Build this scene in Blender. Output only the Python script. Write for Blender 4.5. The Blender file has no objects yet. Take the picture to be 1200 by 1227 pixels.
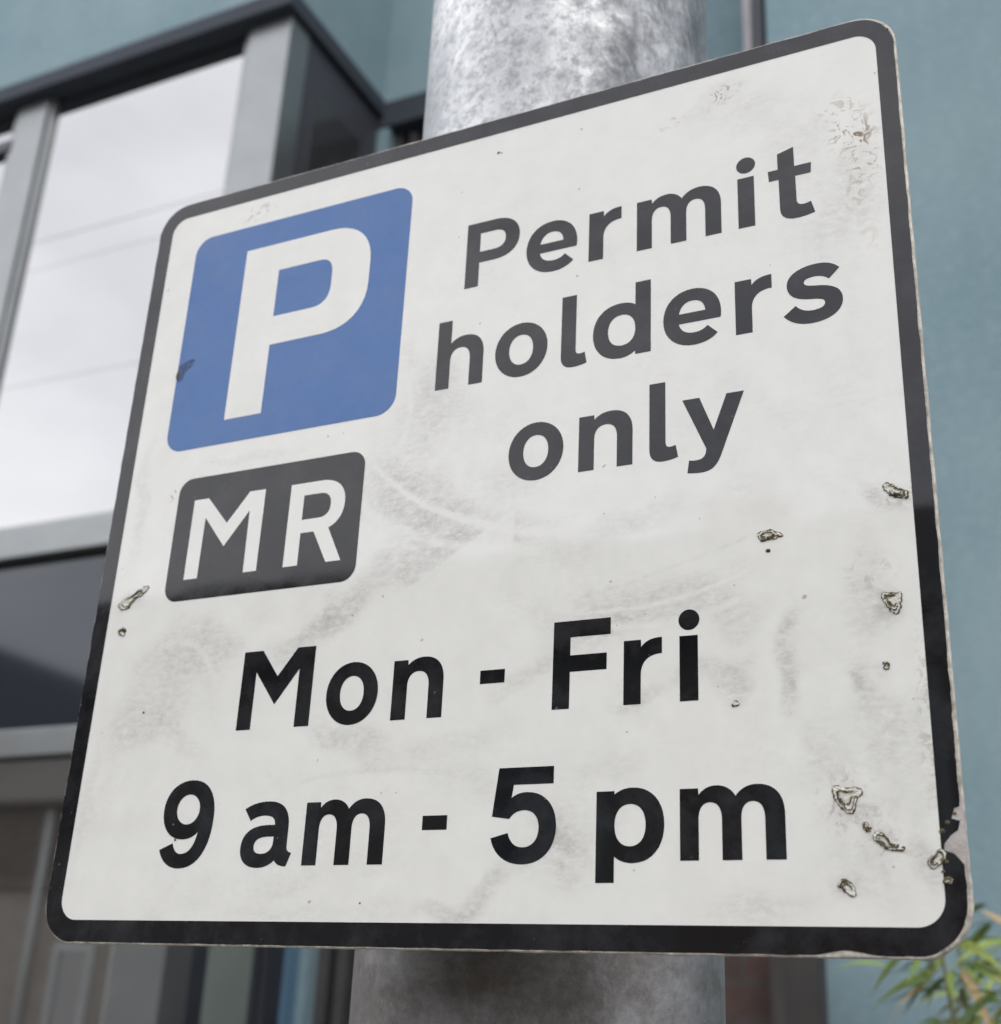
import bpy, bmesh, math, random
from mathutils import Vector, Matrix, noise
from mathutils.geometry import tessellate_polygon
R_ = math.radians
random.seed(7)
S = bpy.context.scene
COL = S.collection
EYE = 1.9

# ------------------------------------------------------------------ camera
cam_d = bpy.data.cameras.new("camera")
cam = bpy.data.objects.new("camera", cam_d)
COL.objects.link(cam)
rgt = Vector((0.90214727, 0.42904161, 0.04531667))
dwn = Vector((-0.12395502, 0.35837491, -0.92531215))
fwd = Vector((-0.41323777, 0.8291506, 0.37648881))
M = Matrix((rgt, -dwn, -fwd)).transposed().to_4x4()
M.translation = Vector((0, 0, EYE))
cam.matrix_world = M
cam_d.sensor_fit = 'HORIZONTAL'
cam_d.sensor_width = 36
cam_d.lens = 1542.09 / 1200 * 36
cam_d.clip_start = 0.02
cam_d.clip_end = 500
cam_d.dof.use_dof = True
cam_d.dof.focus_distance = 0.465
cam_d.dof.aperture_fstop = 14.0
cam_d.dof.aperture_blades = 0
S.camera = cam

# ------------------------------------------------------------------ world: bright overcast sky
SUN_EL, SUN_ROT = R_(52), R_(144)
w = bpy.data.worlds.new("World")
S.world = w
w.use_nodes = True
nt = w.node_tree
nt.nodes.clear()
wo = nt.nodes.new('ShaderNodeOutputWorld')
bg = nt.nodes.new('ShaderNodeBackground')
bg.inputs['Strength'].default_value = 0.1
sky = nt.nodes.new('ShaderNodeTexSky')
sky.sky_type = 'NISHITA'
sky.sun_disc = False
sky.sun_elevation = SUN_EL
sky.sun_rotation = SUN_ROT
sky.air_density = 1.0
sky.dust_density = 2.0
tc = nt.nodes.new('ShaderNodeTexCoord')
mp = nt.nodes.new('ShaderNodeMapping')
mp.inputs['Scale'].default_value = (1.0, 1.0, 2.0)
cn = nt.nodes.new('ShaderNodeTexNoise')
cn.inputs['Scale'].default_value = 2.6
cn.inputs['Detail'].default_value = 6
cn.inputs['Roughness'].default_value = 0.5
cr = nt.nodes.new('ShaderNodeValToRGB')
cr.color_ramp.elements[0].position = 0.30
cr.color_ramp.elements[0].color = (0.60, 0.60, 0.655, 1)
cr.color_ramp.elements[1].position = 0.72
cr.color_ramp.elements[1].color = (1.0, 1.0, 1.03, 1)
cm = nt.nodes.new('ShaderNodeVectorMath'); cm.operation = 'SCALE'
cm.inputs['Scale'].default_value = 23.5
mx = nt.nodes.new('ShaderNodeMix'); mx.data_type = 'RGBA'
mx.inputs[0].default_value = 0.88
lk = nt.links.new
lk(tc.outputs['Generated'], mp.inputs['Vector'])
lk(mp.outputs[0], cn.inputs['Vector'])
lk(cn.outputs[0], cr.inputs[0])
lk(cr.outputs[0], cm.inputs[0])
lk(sky.outputs[0], mx.inputs[6])
lk(cm.outputs[0], mx.inputs[7])
lk(mx.outputs[2], bg.inputs['Color'])
lk(bg.outputs[0], wo.inputs['Surface'])

sun_d = bpy.data.lights.new("sun", 'SUN')
sun_d.energy = 0.9
sun_d.angle = R_(30)
sun_d.color = (1, 0.965, 0.92)
sun = bpy.data.objects.new("sun", sun_d)
COL.objects.link(sun)
sd = Vector((math.sin(SUN_ROT) * math.cos(SUN_EL), math.cos(SUN_ROT) * math.cos(SUN_EL), math.sin(SUN_EL)))
sun.rotation_euler = (-sd).to_track_quat('-Z', 'Y').to_euler()

S.view_settings.view_transform = 'Standard'
S.view_settings.look = 'None'
S.view_settings.gamma = 1
S.view_settings.exposure = 0.0

# ------------------------------------------------------------------ helpers
def tag(o, label=None, cat=None, group=None, kind=None):
    if label: o['label'] = label
    if cat: o['category'] = cat
    if group: o['group'] = group
    if kind: o['kind'] = kind
    return o

def empty(name, loc, label, cat, group=None, rz=0):
    o = bpy.data.objects.new(name, None)
    COL.objects.link(o)
    o.location = loc
    o.rotation_euler = (0, 0, rz)
    o.empty_display_size = 0.1
    return tag(o, label, cat, group)

def link(name, bm, mats, parent=None, smooth=False, recalc=True):
    if recalc: bmesh.ops.recalc_face_normals(bm, faces=bm.faces)
    me = bpy.data.meshes.new(name)
    bm.to_mesh(me); bm.free()
    for m in (mats if isinstance(mats, (list, tuple)) else [mats]): me.materials.append(m)
    if smooth:
        for p in me.polygons: p.use_smooth = True
    o = bpy.data.objects.new(name, me)
    COL.objects.link(o)
    if parent:
        o.parent = parent
        o.matrix_parent_inverse = Matrix.Identity(4)
    return o

def bx(bm, x0, x1, y0, y1, z0, z1, bev=0.0, mi=0):
    vs = [bm.verts.new(p) for p in ((x0,y0,z0),(x1,y0,z0),(x1,y1,z0),(x0,y1,z0),(x0,y0,z1),(x1,y0,z1),(x1,y1,z1),(x0,y1,z1))]
    fs = [bm.faces.new([vs[i] for i in q]) for q in ((0,3,2,1),(4,5,6,7),(0,1,5,4),(1,2,6,5),(2,3,7,6),(3,0,4,7))]
    for f in fs: f.material_index = mi
    if bev:
        es = list({e for f in fs for e in f.edges})
        bmesh.ops.bevel(bm, geom=es, offset=bev, segments=2, profile=0.5, affect='EDGES')
    return bm

def cyl(bm, p0, p1, r0, r1=None, n=12, cap=True, mi=0):
    p0, p1 = Vector(p0), Vector(p1)
    r1 = r0 if r1 is None else r1
    d = (p1 - p0).normalized()
    a = d.orthogonal().normalized(); b = d.cross(a)
    A = [bm.verts.new(p0 + (a*math.cos(2*math.pi*i/n) + b*math.sin(2*math.pi*i/n))*r0) for i in range(n)]
    B = [bm.verts.new(p1 + (a*math.cos(2*math.pi*i/n) + b*math.sin(2*math.pi*i/n))*r1) for i in range(n)]
    for i in range(n):
        f = bm.faces.new((A[i], A[(i+1) % n], B[(i+1) % n], B[i])); f.smooth = True; f.material_index = mi
    if cap:
        bm.faces.new(A[::-1]).material_index = mi; bm.faces.new(B).material_index = mi
    return bm

def box(name, dims, mat, parent=None, bev=0.0, off=(0, 0, 0)):
    bm = bmesh.new()
    x0, x1, y0, y1, z0, z1 = dims
    bx(bm, x0-off[0], x1-off[0], y0-off[1], y1-off[1], z0-off[2], z1-off[2], bev)
    return link(name, bm, mat, parent)

# ------------------------------------------------------------------ materials
def newmat(name):
    m = bpy.data.materials.new(name)
    m.use_nodes = True
    return m, m.node_tree, m.node_tree.nodes['Principled BSDF']

def N(nt, t, **kw):
    n = nt.nodes.new(t)
    for k, v in kw.items():
        if k in n.inputs: n.inputs[k].default_value = v
        else: setattr(n, k, v)
    return n

def coords(nt, scale=(1, 1, 1), kind='Object'):
    t = N(nt, 'ShaderNodeTexCoord'); m = N(nt, 'ShaderNodeMapping')
    m.inputs['Scale'].default_value = scale
    nt.links.new(t.outputs[kind], m.inputs[0])
    return m.outputs[0]

def ramp(nt, src, p0, c0, p1, c1):
    r = N(nt, 'ShaderNodeValToRGB')
    e = r.color_ramp.elements
    e[0].position = p0; e[1].position = p1
    e[0].color = c0 if len(c0) == 4 else (*c0, 1)
    e[1].color = c1 if len(c1) == 4 else (*c1, 1)
    nt.links.new(src, r.inputs[0])
    return r.outputs[0]

def mixc(nt, fac, a, b):
    m = N(nt, 'ShaderNodeMix', data_type='RGBA')
    for sock, v in ((m.inputs[0], fac), (m.inputs[6], a), (m.inputs[7], b)):
        if hasattr(v, 'is_linked'): nt.links.new(v, sock)
        elif isinstance(v, (int, float)): sock.default_value = v
        else: sock.default_value = (*v, 1)
    return m.outputs[2]

def math_(nt, op, a, b=None, clamp=False):
    m = N(nt, 'ShaderNodeMath', operation=op, use_clamp=clamp)
    for i, v in enumerate((a, b)):
        if v is None: continue
        if hasattr(v, 'is_linked'): nt.links.new(v, m.inputs[i])
        else: m.inputs[i].default_value = v
    return m.outputs[0]

def noise_(nt, vec, scale, detail=4, rough=0.55, dist=0.0):
    n = N(nt, 'ShaderNodeTexNoise', Scale=scale, Detail=detail, Roughness=rough, Distortion=dist)
    nt.links.new(vec, n.inputs['Vector'])
    return n.outputs[0]

def bump(nt, bs, h, strength, dist):
    b = N(nt, 'ShaderNodeBump', Strength=strength, Distance=dist)
    nt.links.new(h, b.inputs['Height'])
    nt.links.new(b.outputs[0], bs.inputs['Normal'])

def simple(name, c, rough=0.6, metal=0.0, var=0.15, scale=20, bmp=0.0, bdist=0.002, vs=(1,1,1)):
    m, nt, bs = newmat(name)
    v = coords(nt, vs)
    n = noise_(nt, v, scale)
    lo = [x*(1-var) for x in c]; hi = [min(1, x*(1+var)) for x in c]
    nt.links.new(ramp(nt, n, .3, lo, .7, hi), bs.inputs['Base Color'])
    bs.inputs['Roughness'].default_value = rough
    bs.inputs['Metallic'].default_value = metal
    if bmp: bump(nt, bs, noise_(nt, v, scale*4, 6), bmp, bdist)
    return m

def sheeting(name, c, rough=0.035, grime=False, fleck=None):
    """glossy vinyl / retroreflective film of a traffic sign, weathered"""
    m, nt, bs = newmat(name)
    v = coords(nt)
    fine = noise_(nt, v, 900, 3, .6)
    mid = noise_(nt, v, 60, 6, .65)
    base = mixc(nt, ramp(nt, mid, .35, (0, 0, 0), .75, (1, 1, 1)), c, [x*0.93 for x in c])
    if fleck:
        # pale scuffs and speckles with their own shape
        sp = ramp(nt, noise_(nt, v, 420, 2, .5), .735, (0, 0, 0), .765, (1, 1, 1))
        base = mixc(nt, math_(nt, 'MULTIPLY', sp, .35), base, fleck)
    if grime:
        at = N(nt, 'ShaderNodeAttribute', attribute_name='grime')
        tex = noise_(nt, coords(nt, (.55, 1, 1)), 420, 8, .72)
        tex2 = noise_(nt, v, 45, 5, .6)
        k = math_(nt, 'MULTIPLY', ramp(nt, tex, .36, (0, 0, 0), .78, (1, 1, 1)), ramp(nt, tex2, .33, (.25,)*3, .62, (1, 1, 1)))
        allover = math_(nt, 'MULTIPLY', ramp(nt, noise_(nt, v, 14, 7, .72), .50, (0, 0, 0), .8, (1, 1, 1)), .55)
        amt = math_(nt, 'ADD', at.outputs['Fac'], allover)
        g = math_(nt, 'MULTIPLY', k, amt, clamp=True)
        base = mixc(nt, g, base, (0.34, 0.33, 0.30))
        film = math_(nt, 'MULTIPLY', at.outputs['Fac'], .10, clamp=True)
        base = mixc(nt, film, base, (0.42, 0.41, 0.38))
        ar = N(nt, 'ShaderNodeAttribute', attribute_name='lichen')
        rn = noise_(nt, v, 210, 4, .6, 1.6)
        rk = math_(nt, 'MULTIPLY', ramp(nt, rn, .525, (0, 0, 0), .60, (1, 1, 1)), ar.outputs['Fac'], clamp=True)
        base = mixc(nt, rk, base, (0.26, 0.165, 0.09))
        # tiny dark specks
        dk = ramp(nt, noise_(nt, v, 300, 1, .4), .78, (0, 0, 0), .80, (1, 1, 1))
        base = mixc(nt, math_(nt, 'MULTIPLY', dk, .5), base, (.16, .14, .11))
        nt.links.new(math_(nt, 'ADD', math_(nt, 'MULTIPLY', g, .5), rough), bs.inputs['Roughness'])
    else:
        sm = ramp(nt, noise_(nt, v, 38, 6, .7), .45, (0, 0, 0), .8, (1, 1, 1))
        base = mixc(nt, math_(nt, 'MULTIPLY', sm, .16 if name == 'blue film' else .10), base, (0.32, 0.32, 0.36))
        nt.links.new(math_(nt, 'ADD', math_(nt, 'MULTIPLY', sm, .10), rough), bs.inputs['Roughness'])
    nt.links.new(base, bs.inputs['Base Color'])
    bs.inputs['IOR'].default_value = 1.5
    h = math_(nt, 'ADD', math_(nt, 'MULTIPLY', noise_(nt, v, 24, 2, .4), 1.0), math_(nt, 'MULTIPLY', fine, .012))
    bump(nt, bs, h, 0.10, 0.0010)
    return m

M_white = sheeting('white reflective film', (0.875, 0.882, 0.838), grime=True)
M_whitetxt = sheeting('white letter film', (0.875, 0.882, 0.838))
M_black = sheeting('black film', (0.0095, 0.0103, 0.0120), fleck=(.30, .30, .29))
M_blue = sheeting('blue film', (0.043, 0.150, 0.415))
M_alu = simple('weathered plate edge', (0.50, 0.47, 0.41), .5, .25, .45, 260, .5, .0006)
M_primer = simple('bare primer', (0.46, 0.43, 0.405), .6, 0, .18, 180, .6, .0006)
M_flake = simple('crumpled film', (0.74, 0.73, 0.65), .25, 0, .12, 400, .4, .0003)
M_algae = simple('algae in the creases', (0.105, 0.085, 0.038), .8, 0, .75, 700)
M_stucco, nt_, bs_ = newmat('teal render')
v_ = coords(nt_)
c1 = ramp(nt_, noise_(nt_, v_, 1.6, 6, .6), .3, (0.185, 0.290, 0.330), .7, (0.262, 0.366, 0.402))
c2 = mixc(nt_, math_(nt_, 'MULTIPLY', ramp(nt_, noise_(nt_, v_, 34, 6, .8), .47, (0,0,0), .68, (1,1,1)), .42), c1, (0.34, 0.45, 0.48))
rain = ramp(nt_, noise_(nt_, coords(nt_, (3.5, 3.5, .35)), 2.2, 6, .65), .46, (0, 0, 0), .72, (1, 1, 1))
c3 = mixc(nt_, math_(nt_, 'MULTIPLY', rain, .18), c2, (0.145, 0.215, 0.235))
nt_.links.new(c3, bs_.inputs['Base Color']); bs_.inputs['Roughness'].default_value = .85
bump(nt_, bs_, noise_(nt_, v_, 70, 8, .8), .6, .009)

M_frame = simple('satin aluminium frame', (0.27, 0.285, 0.285), .30, .75, .06, 8)
M_frame_dk = simple('dark frame', (0.045, 0.05, 0.062), .4, .2, .1, 8)
M_trim = simple('dark slate grey trim', (0.036, 0.045, 0.060), .8, 0, .10, 6)
M_side = simple('grey side cladding', (0.055, 0.057, 0.068), .45, 0, .12, 4)
M_green = simple('pale green panel', (0.22, 0.26, 0.235), .35, 0, .07, 5)
M_bluep = simple('blue painted jamb', (0.115, 0.215, 0.310), .6, 0, .06, 5)
M_door = simple('dark door paint', (0.045, 0.043, 0.045), .5, 0, .25, 5, vs=(6, 6, 1))
M_pipe = simple('grey plastic pipe', (0.42, 0.39, 0.40), .35, 0, .1, 6)

def glassmat(name, refl, base, rough=0.015, tint=(1, 1, 1), wav=0.02):
    m, nt, bs = newmat(name)
    out = [n for n in nt.nodes if n.type == 'OUTPUT_MATERIAL'][0]
    bs.inputs['Base Color'].default_value = (*base, 1)
    bs.inputs['Roughness'].default_value = .3
    bs.inputs['Specular IOR Level'].default_value = 0
    g = N(nt, 'ShaderNodeBsdfGlossy', Roughness=rough)
    g.inputs['Color'].default_value = (*tint, 1)
    fr = N(nt, 'ShaderNodeFresnel', IOR=1.5)
    f = math_(nt, 'ADD', fr.outputs[0], refl, clamp=True)
    mx = N(nt, 'ShaderNodeMixShader')
    nt.links.new(f, mx.inputs[0]); nt.links.new(bs.outputs[0], mx.inputs[1]); nt.links.new(g.outputs[0], mx.inputs[2])
    v = coords(nt)
    b = N(nt, 'ShaderNodeBump', Strength=wav, Distance=.02)
    nt.links.new(noise_(nt, v, 2.0, 1, .3), b.inputs['Height'])
    nt.links.new(b.outputs[0], g.inputs['Normal'])
    nt.links.new(mx.outputs[0], out.inputs['Surface'])
    return m
M_glass = glassmat('coated window glass', .36, (.02, .02, .022))
M_spandrel = glassmat('dark spandrel glass', .015, (.014, .018, .026), .06, (.92, .96, 1))
M_glass_side = glassmat('side window glass', .02, (.042, .043, .045), .12)

# galvanised steel
M_galv, nt_, bs_ = newmat('weathered galvanised steel')
v_ = coords(nt_)
vo = N(nt_, 'ShaderNodeTexVoronoi', Scale=150.0); nt_.links.new(v_, vo.inputs['Vector'])
vs_ = N(nt_, 'ShaderNodeSeparateColor'); nt_.links.new(vo.outputs['Color'], vs_.inputs[0])
big = noise_(nt_, v_, 13, 9, .78, .1)
fin = noise_(nt_, v_, 150, 7, .8, 0)
scr = noise_(nt_, coords(nt_, (1, 1, .35)), 70, 8, .8, .5)
g1 = ramp(nt_, big, .36, (0.42, 0.435, 0.44), .60, (0.84, 0.85, 0.845))
g2 = mixc(nt_, math_(nt_, 'MULTIPLY', vs_.outputs[0], .38), g1, (.42, .44, .46))
g3 = mixc(nt_, ramp(nt_, fin, .48, (0, 0, 0), .60, (.75,)*3), g2, (.30, .31, .315))
g4 = mixc(nt_, ramp(nt_, scr, .60, (0, 0, 0), .68, (.75,)*3), g3, (.10, .105, .11))
g5 = mixc(nt_, ramp(nt_, noise_(nt_, v_, 7, 5, .7, 1.0), .68, (0, 0, 0), .76, (.5,)*3), g4, (.42, .33, .25))
sx_ = N(nt_, 'ShaderNodeSeparateXYZ'); nt_.links.new(v_, sx_.inputs[0])
# dark streaks growing towards the right; below the sign, dark reflection painted in with brown blotches
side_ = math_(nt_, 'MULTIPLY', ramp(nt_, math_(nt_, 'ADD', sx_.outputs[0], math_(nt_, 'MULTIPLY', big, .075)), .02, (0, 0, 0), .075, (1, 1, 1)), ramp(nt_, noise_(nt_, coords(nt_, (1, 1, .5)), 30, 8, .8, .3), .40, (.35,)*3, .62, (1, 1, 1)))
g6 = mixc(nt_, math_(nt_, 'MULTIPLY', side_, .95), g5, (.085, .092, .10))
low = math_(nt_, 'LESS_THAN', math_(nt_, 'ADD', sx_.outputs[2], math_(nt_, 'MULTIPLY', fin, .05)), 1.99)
refl_brown = mixc(nt_, ramp(nt_, noise_(nt_, v_, 28, 8, .8, .2), .42, (0, 0, 0), .68, (1, 1, 1)), (.15, .135, .125), (.34, .345, .35))
g7 = mixc(nt_, math_(nt_, 'MULTIPLY', low, .9), g6, refl_brown)
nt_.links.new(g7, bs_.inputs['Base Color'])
bs_.inputs['Metallic'].default_value = .66
nt_.links.new(ramp(nt_, fin, .3, (.34,)*3, .7, (.55,)*3), bs_.inputs['Roughness'])
bump(nt_, bs_, math_(nt_, 'ADD', math_(nt_, 'MULTIPLY', big, .3), fin), .40, .0007)

# brick
def brickmat(name, c1, c2, mortar, scale=1.0):
    m, nt, bs = newmat(name)
    t = N(nt, 'ShaderNodeTexCoord'); sp = N(nt, 'ShaderNodeSeparateXYZ'); cb = N(nt, 'ShaderNodeCombineXYZ')
    nt.links.new(t.outputs['Object'], sp.inputs[0])
    nt.links.new(math_(nt, 'ADD', sp.outputs[0], sp.outputs[1]), cb.inputs[0]); nt.links.new(sp.outputs[2], cb.inputs[1])
    b = N(nt, 'ShaderNodeTexBrick', Scale=1.0)
    b.inputs['Color1'].default_value = (*c1, 1); b.inputs['Color2'].default_value = (*c2, 1); b.inputs['Mortar'].default_value = (*mortar, 1)
    b.inputs['Brick Width'].default_value = .225; b.inputs['Row Height'].default_value = .075; b.inputs['Mortar Size'].default_value = .006
    nt.links.new(cb.outputs[0], b.inputs['Vector'])
    n = noise_(nt, t.outputs['Object'], 25, 6, .7)
    nt.links.new(mixc(nt, ramp(nt, n, .4, (0,0,0), .7, (.7,)*3), b.outputs[0], [x*.45 for x in c1]), bs.inputs['Base Color'])
    bs.inputs['Roughness'].default_value = .85
    bump(nt, bs, b.outputs['Fac'], -.5, .006)
    return m
M_brick = brickmat('sooty red brick', (.085, .05, .043), (.055, .036, .032), (.06, .055, .05))
M_brick2 = brickmat('brown brick', (.26, .17, .12), (.20, .13, .095), (.28, .26, .23))

# ------------------------------------------------------------------ the setting
M_asph = simple('asphalt', (0.05, 0.05, 0.052), .9, 0, .25, 40, .5, .01)
M_pave = simple('concrete paving', (0.22, 0.215, 0.20), .85, 0, .15, 6, .3, .004)
M_kerb = simple('kerb concrete', (0.28, 0.27, 0.25), .8, 0, .15, 12)
M_line = simple('yellow road paint', (0.55, 0.38, 0.04), .6, 0, .15, 30)
tag(box('ground', (-80, 80, -80, 80, -.5, -.16), simple('earth', (.10, .09, .07), .95, 0, .2, 2)), kind='structure')
tag(box('road', (-60, 60, -7.2, -1.35, -.16, -.12), M_asph), kind='structure')
for nm, y0, y1 in (('pavement', -1.2, 6.9), ('pavement', -8.95, -7.35)):
    tag(box(nm, (-60, 60, y0, y1, -.16, 0), M_pave), kind='structure')
for nm, y0, y1 in (('kerb', -1.35, -1.2), ('kerb', -7.35, -7.2)):
    tag(box(nm, (-60, 60, y0, y1, -.16, .004), M_kerb, bev=.01), kind='structure')
bm = bmesh.new()
for y in (-1.60, -1.75): bx(bm, -60, 60, y, y+.075, -.12, -.116)
tag(link('road_marking', bm, M_line), kind='structure')

# ------------------------------------------------------------------ teal building
B = empty('teal_building', (-1.5, 4.5, 0), 'teal rendered building with a glazed bay and dark grey trim behind the sign', 'building')
O = (-1.5, 4.5, 0)
def part(name, dims, mat, bev=0.0, parent=None): return box(name, dims, mat, parent or B, bev, O)
ZT, ZS = 1.9+3.61, 1.9+3.535           # top and bottom of the slate grey trim
YW, YG, XS = 3.665, 3.05, -2.485       # set-back wall, bay glass, bay side
bm = bmesh.new()
def W(x0, x1, y0, y1, z0, z1): bx(bm, x0-O[0], x1-O[0], y0-O[1], y1-O[1], z0, z1)
W(-12, -2.47, 2.972, 7, ZT, 9)          # oversailing upper storey
W(-2.47, -.69, YW, 7, ZT, 9)
W(-1.15, -.69, YW, 7, 0, ZT)
W(-.69, 4.0, 3.0, 7, 0, 9)
W(XS, -2.432, YW, 3.735, 0, ZS)          # slim pier in the corner
link('wall', bm, M_stucco, B)
bm = bmesh.new()
bx(bm, -12.2-O[0], 4.2-O[0], 2.6-O[1], 7.2-O[1], 9, 9.2)
link('roof', bm, M_trim, B)
part('fascia', (-12.1, -2.458, 2.964, YW-.006, ZS, ZT+.006), M_trim, .006)
part('fascia', (-2.60, -1.153, YW-.0055, 3.96, ZS+.002-.06, ZT-.002), M_trim, .004)
part('bay_body', (-11.9, XS-.022, 3.11, 6.9, .0, ZS-.003), simple('bay interior', (.03, .03, .03), .9))
YF = 3.015
part('corner_post', (-2.675, XS+.004, YF, 3.14, 0, ZS-.002), M_frame, .006)
for x in (-3.86, -5.7, -7.7, -9.7):
    part('mullion', (x, x+.165, YF+.003, 3.10, 3.456, ZS-.002), M_frame, .006)
    part('mullion', (x, x+.165, YF+.005, 3.10, .4, 2.65), M_frame, .006)
part('sill_rail', (-11.9, -2.678, YF-.012, 3.10, 3.342, 3.454), M_frame, .005)
part('rail', (-11.9, -2.678, YF, 3.10, 2.652, 2.742), M_frame, .005)
part('plinth', (-11.9, -2.678, YF, 3.10, 0, .398), M_frame_dk, .005)
def windows(z0, z1, xs, mat, nm):
    for a, b in xs:
        f = part(nm, (a+.004, b-.004, YG, YG+.02, z0+.004, z1-.004), mat)
        if nm == 'window_pane' and z1 > 4:
            bm = bmesh.new()
            t = .022
            for d in ((a, b, z0, z0+t), (a, a+t, z0+t, z1), (b-t, b, z0+t, z1)):
                bx(bm, d[0]+.002-O[0], d[1]-.002-O[0], YG-.02-O[1], YG-.001-O[1], d[2]+.002, d[3]-.002)
            link('window_frame', bm, M_frame, f)
xs = [(-3.69, -2.68), (-5.53, -3.865), (-7.53, -5.705), (-9.53, -7.705)]
windows(3.456, ZS-.002, xs, M_glass, 'window_pane')
windows(2.744, 3.340, [(-4.0, -2.68), (-5.5, -4.0), (-7.0, -5.5), (-8.5, -7.0)], M_spandrel, 'spandrel_panel')
windows(.40, 2.65, xs, glassmat('shop window glass', .36, (.035, .032, .03), .03, (.95, .92, .9)), 'window_pane')
part('transom', (-5.53, -3.865, YG-.03, YG-.001, 5.22, 5.27), M_frame_dk)
part('side_cladding', (XS-.02, XS, 3.142, YW-.001, 3.342, ZS-.004), M_side)
sp_ = part('side_window', (XS+.0005, XS+.006, 3.22, 3.54, 3.6, 5.22), M_glass_side)
part('dark_post', (XS-.02, XS+.002, 3.142, 3.215, 0, 3.34), M_frame_dk, .004)
part('side_panel', (XS-.02, XS-.001, 3.217, 3.437, 0, 3.34), M_green)
part('side_post', (XS-.02, XS+.011, 3.439, 3.47, 0, 3.34), M_frame_dk, .003)
part('side_post', (XS-.02, XS+.006, 3.485, 3.515, 0, 3.34), M_side, .003)
part('jamb', (XS-.02, XS+.003, 3.517, 3.60, 0, 3.34), M_frame_dk)
part('painted_jamb', (XS-.02, XS+.018, 3.602, YW-.002, 0, 3.34), M_bluep)
d_ = part('door', (-2.43, -1.16, 3.76, 3.80, 0, ZS-.07), M_door)
bm = bmesh.new()
for x in (-2.431, -2.36, -2.25, -1.75, -1.2): bx(bm, x-O[0], x+.04-O[0], 3.715-O[1], 3.755-O[1], 0, ZS-.07)
link('door_frame', bm, simple('door frame', (.075, .072, .072), .5, 0, .15, 6), d_)
# rainwater pipe on the right-hand return
bm = bmesh.new()
cyl(bm, (-.815-O[0], 3.30-O[1], .1), (-.815-O[0], 3.30-O[1], 8.9), .021, n=20)
for z in (1.2, 3.0, 5.93, 7.5): cyl(bm, (-.815-O[0], 3.30-O[1], z), (-.815-O[0], 3.30-O[1], z+.06), .026, n=20)
link('rainwater_pipe', bm, M_pipe, B)
bm = bmesh.new()
cyl(bm, (-.735-O[0], 3.12-O[1], .1), (-.735-O[0], 3.12-O[1], 8.9), .016, n=14)  # thin dark upright between the pipe and the wall corner
link('dark_pipe', bm, M_frame_dk, B)

# brick garden wall and gate post below the sign's right part
bw = box('brick_wall', (-1.62, -.702, 2.80, 2.97, 0, 2.16), M_brick)
tag(bw, 'sooty red brick wall right of the pole below the sign', 'wall')
gp = empty('gate_post', (-.65, 2.76, 0), 'dark brown timber gate post between the brick wall and the teal wall', 'post')
bm = bmesh.new(); bx(bm, -.048, .048, -.045, .045, 0, 2.10, .004); link('post_shaft', bm, simple('dark stained timber', (.034, .030, .028), .7, 0, .35, 9, .4, .002, (5, 5, .6)), gp)
bm = bmesh.new(); bx(bm, -.056, .056, -.053, .053, 2.101, 2.13, .006); link('post_cap', bm, M_frame_dk, gp)

# ------------------------------------------------------------------ bamboo
M_leaf, nt_, bs_ = newmat('bamboo leaf')
oi = N(nt_, 'ShaderNodeAttribute', attribute_name='tone')
rl = N(nt_, 'ShaderNodeValToRGB'); e = rl.color_ramp.elements
e[0].position = 0; e[0].color = (.045, .085, .025, 1); e[1].position = 1; e[1].color = (.40, .25, .13, 1)
for p, c in ((.35, (.12, .19, .035, 1)), (.7, (.25, .32, .06, 1)), (.90, (.34, .37, .12, 1))):
    q = rl.color_ramp.elements.new(p); q.color = c
nt_.links.new(oi.outputs['Fac'], rl.inputs[0]); nt_.links.new(rl.outputs[0], bs_.inputs['Base Color'])
bs_.inputs['Roughness'].default_value = .45
bs_.inputs['Subsurface Weight'].default_value = 0
M_culm = simple('bamboo culm', (.13, .13, .05), .45, 0, .3, 30)
bam = empty('bamboo_plant', (-.128, 1.95, -.035), 'leafy green bamboo against the teal wall beside the sign', 'plant')
rb = random.Random(11)
culms = []
bmc = bmesh.new()
for i in range(11):
    bxx, byy = rb.uniform(-.02, .42), rb.uniform(-.18, .22)
    h = rb.uniform(1.98, 2.16) - .16*max(0, -bxx)/.1*.3
    tip = Vector((bxx + rb.uniform(-.10, .06), byy + rb.uniform(-.08, .05), h))
    pts = [Vector((bxx, byy, 0))]
    for k in range(1, 9):
        t = k/8
        pts.append(Vector((bxx, byy, 0)).lerp(tip, t) + Vector((-.06*t*t, -.02*t*t, 0)))
    for a, b in zip(pts, pts[1:]): cyl(bmc, a, b, .0045*(1-.07*pts.index(a)), n=7, cap=False)
    culms.append(pts)
link('stems', bmc, M_culm, bam, True)
bml = bmesh.new()
tone = []
def leaf(p, d, L, w_, tn, droop):
    d = d.normalized()
    side = d.cross(Vector((0, 0, 1))).normalized()
    side = (Matrix.Rotation(rb.uniform(-1.1, 1.1), 3, d) @ side)
    nrm = side.cross(d)
    prev = None
    nseg = 6
    prof = (0.12, .75, 1, .92, .68, .36, 0.02)
    for k in range(nseg+1):
        t = k/nseg
        c = p + d*L*t + Vector((0, 0, -droop*L*t*t))
        a = bml.verts.new(c - side*w_*prof[k] + nrm*w_*.25*prof[k]); m_ = bml.verts.new(c); b = bml.verts.new(c + side*w_*prof[k] + nrm*w_*.25*prof[k])
        tone.extend([min(1, tn + (.25 if t > .9 and rb.random() < .35 else 0))]*3)
        if prev:
            bml.faces.new((prev[0], prev[1], m_, a)); bml.faces.new((prev[1], prev[2], b, m_))
        prev = (a, m_, b)
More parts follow.
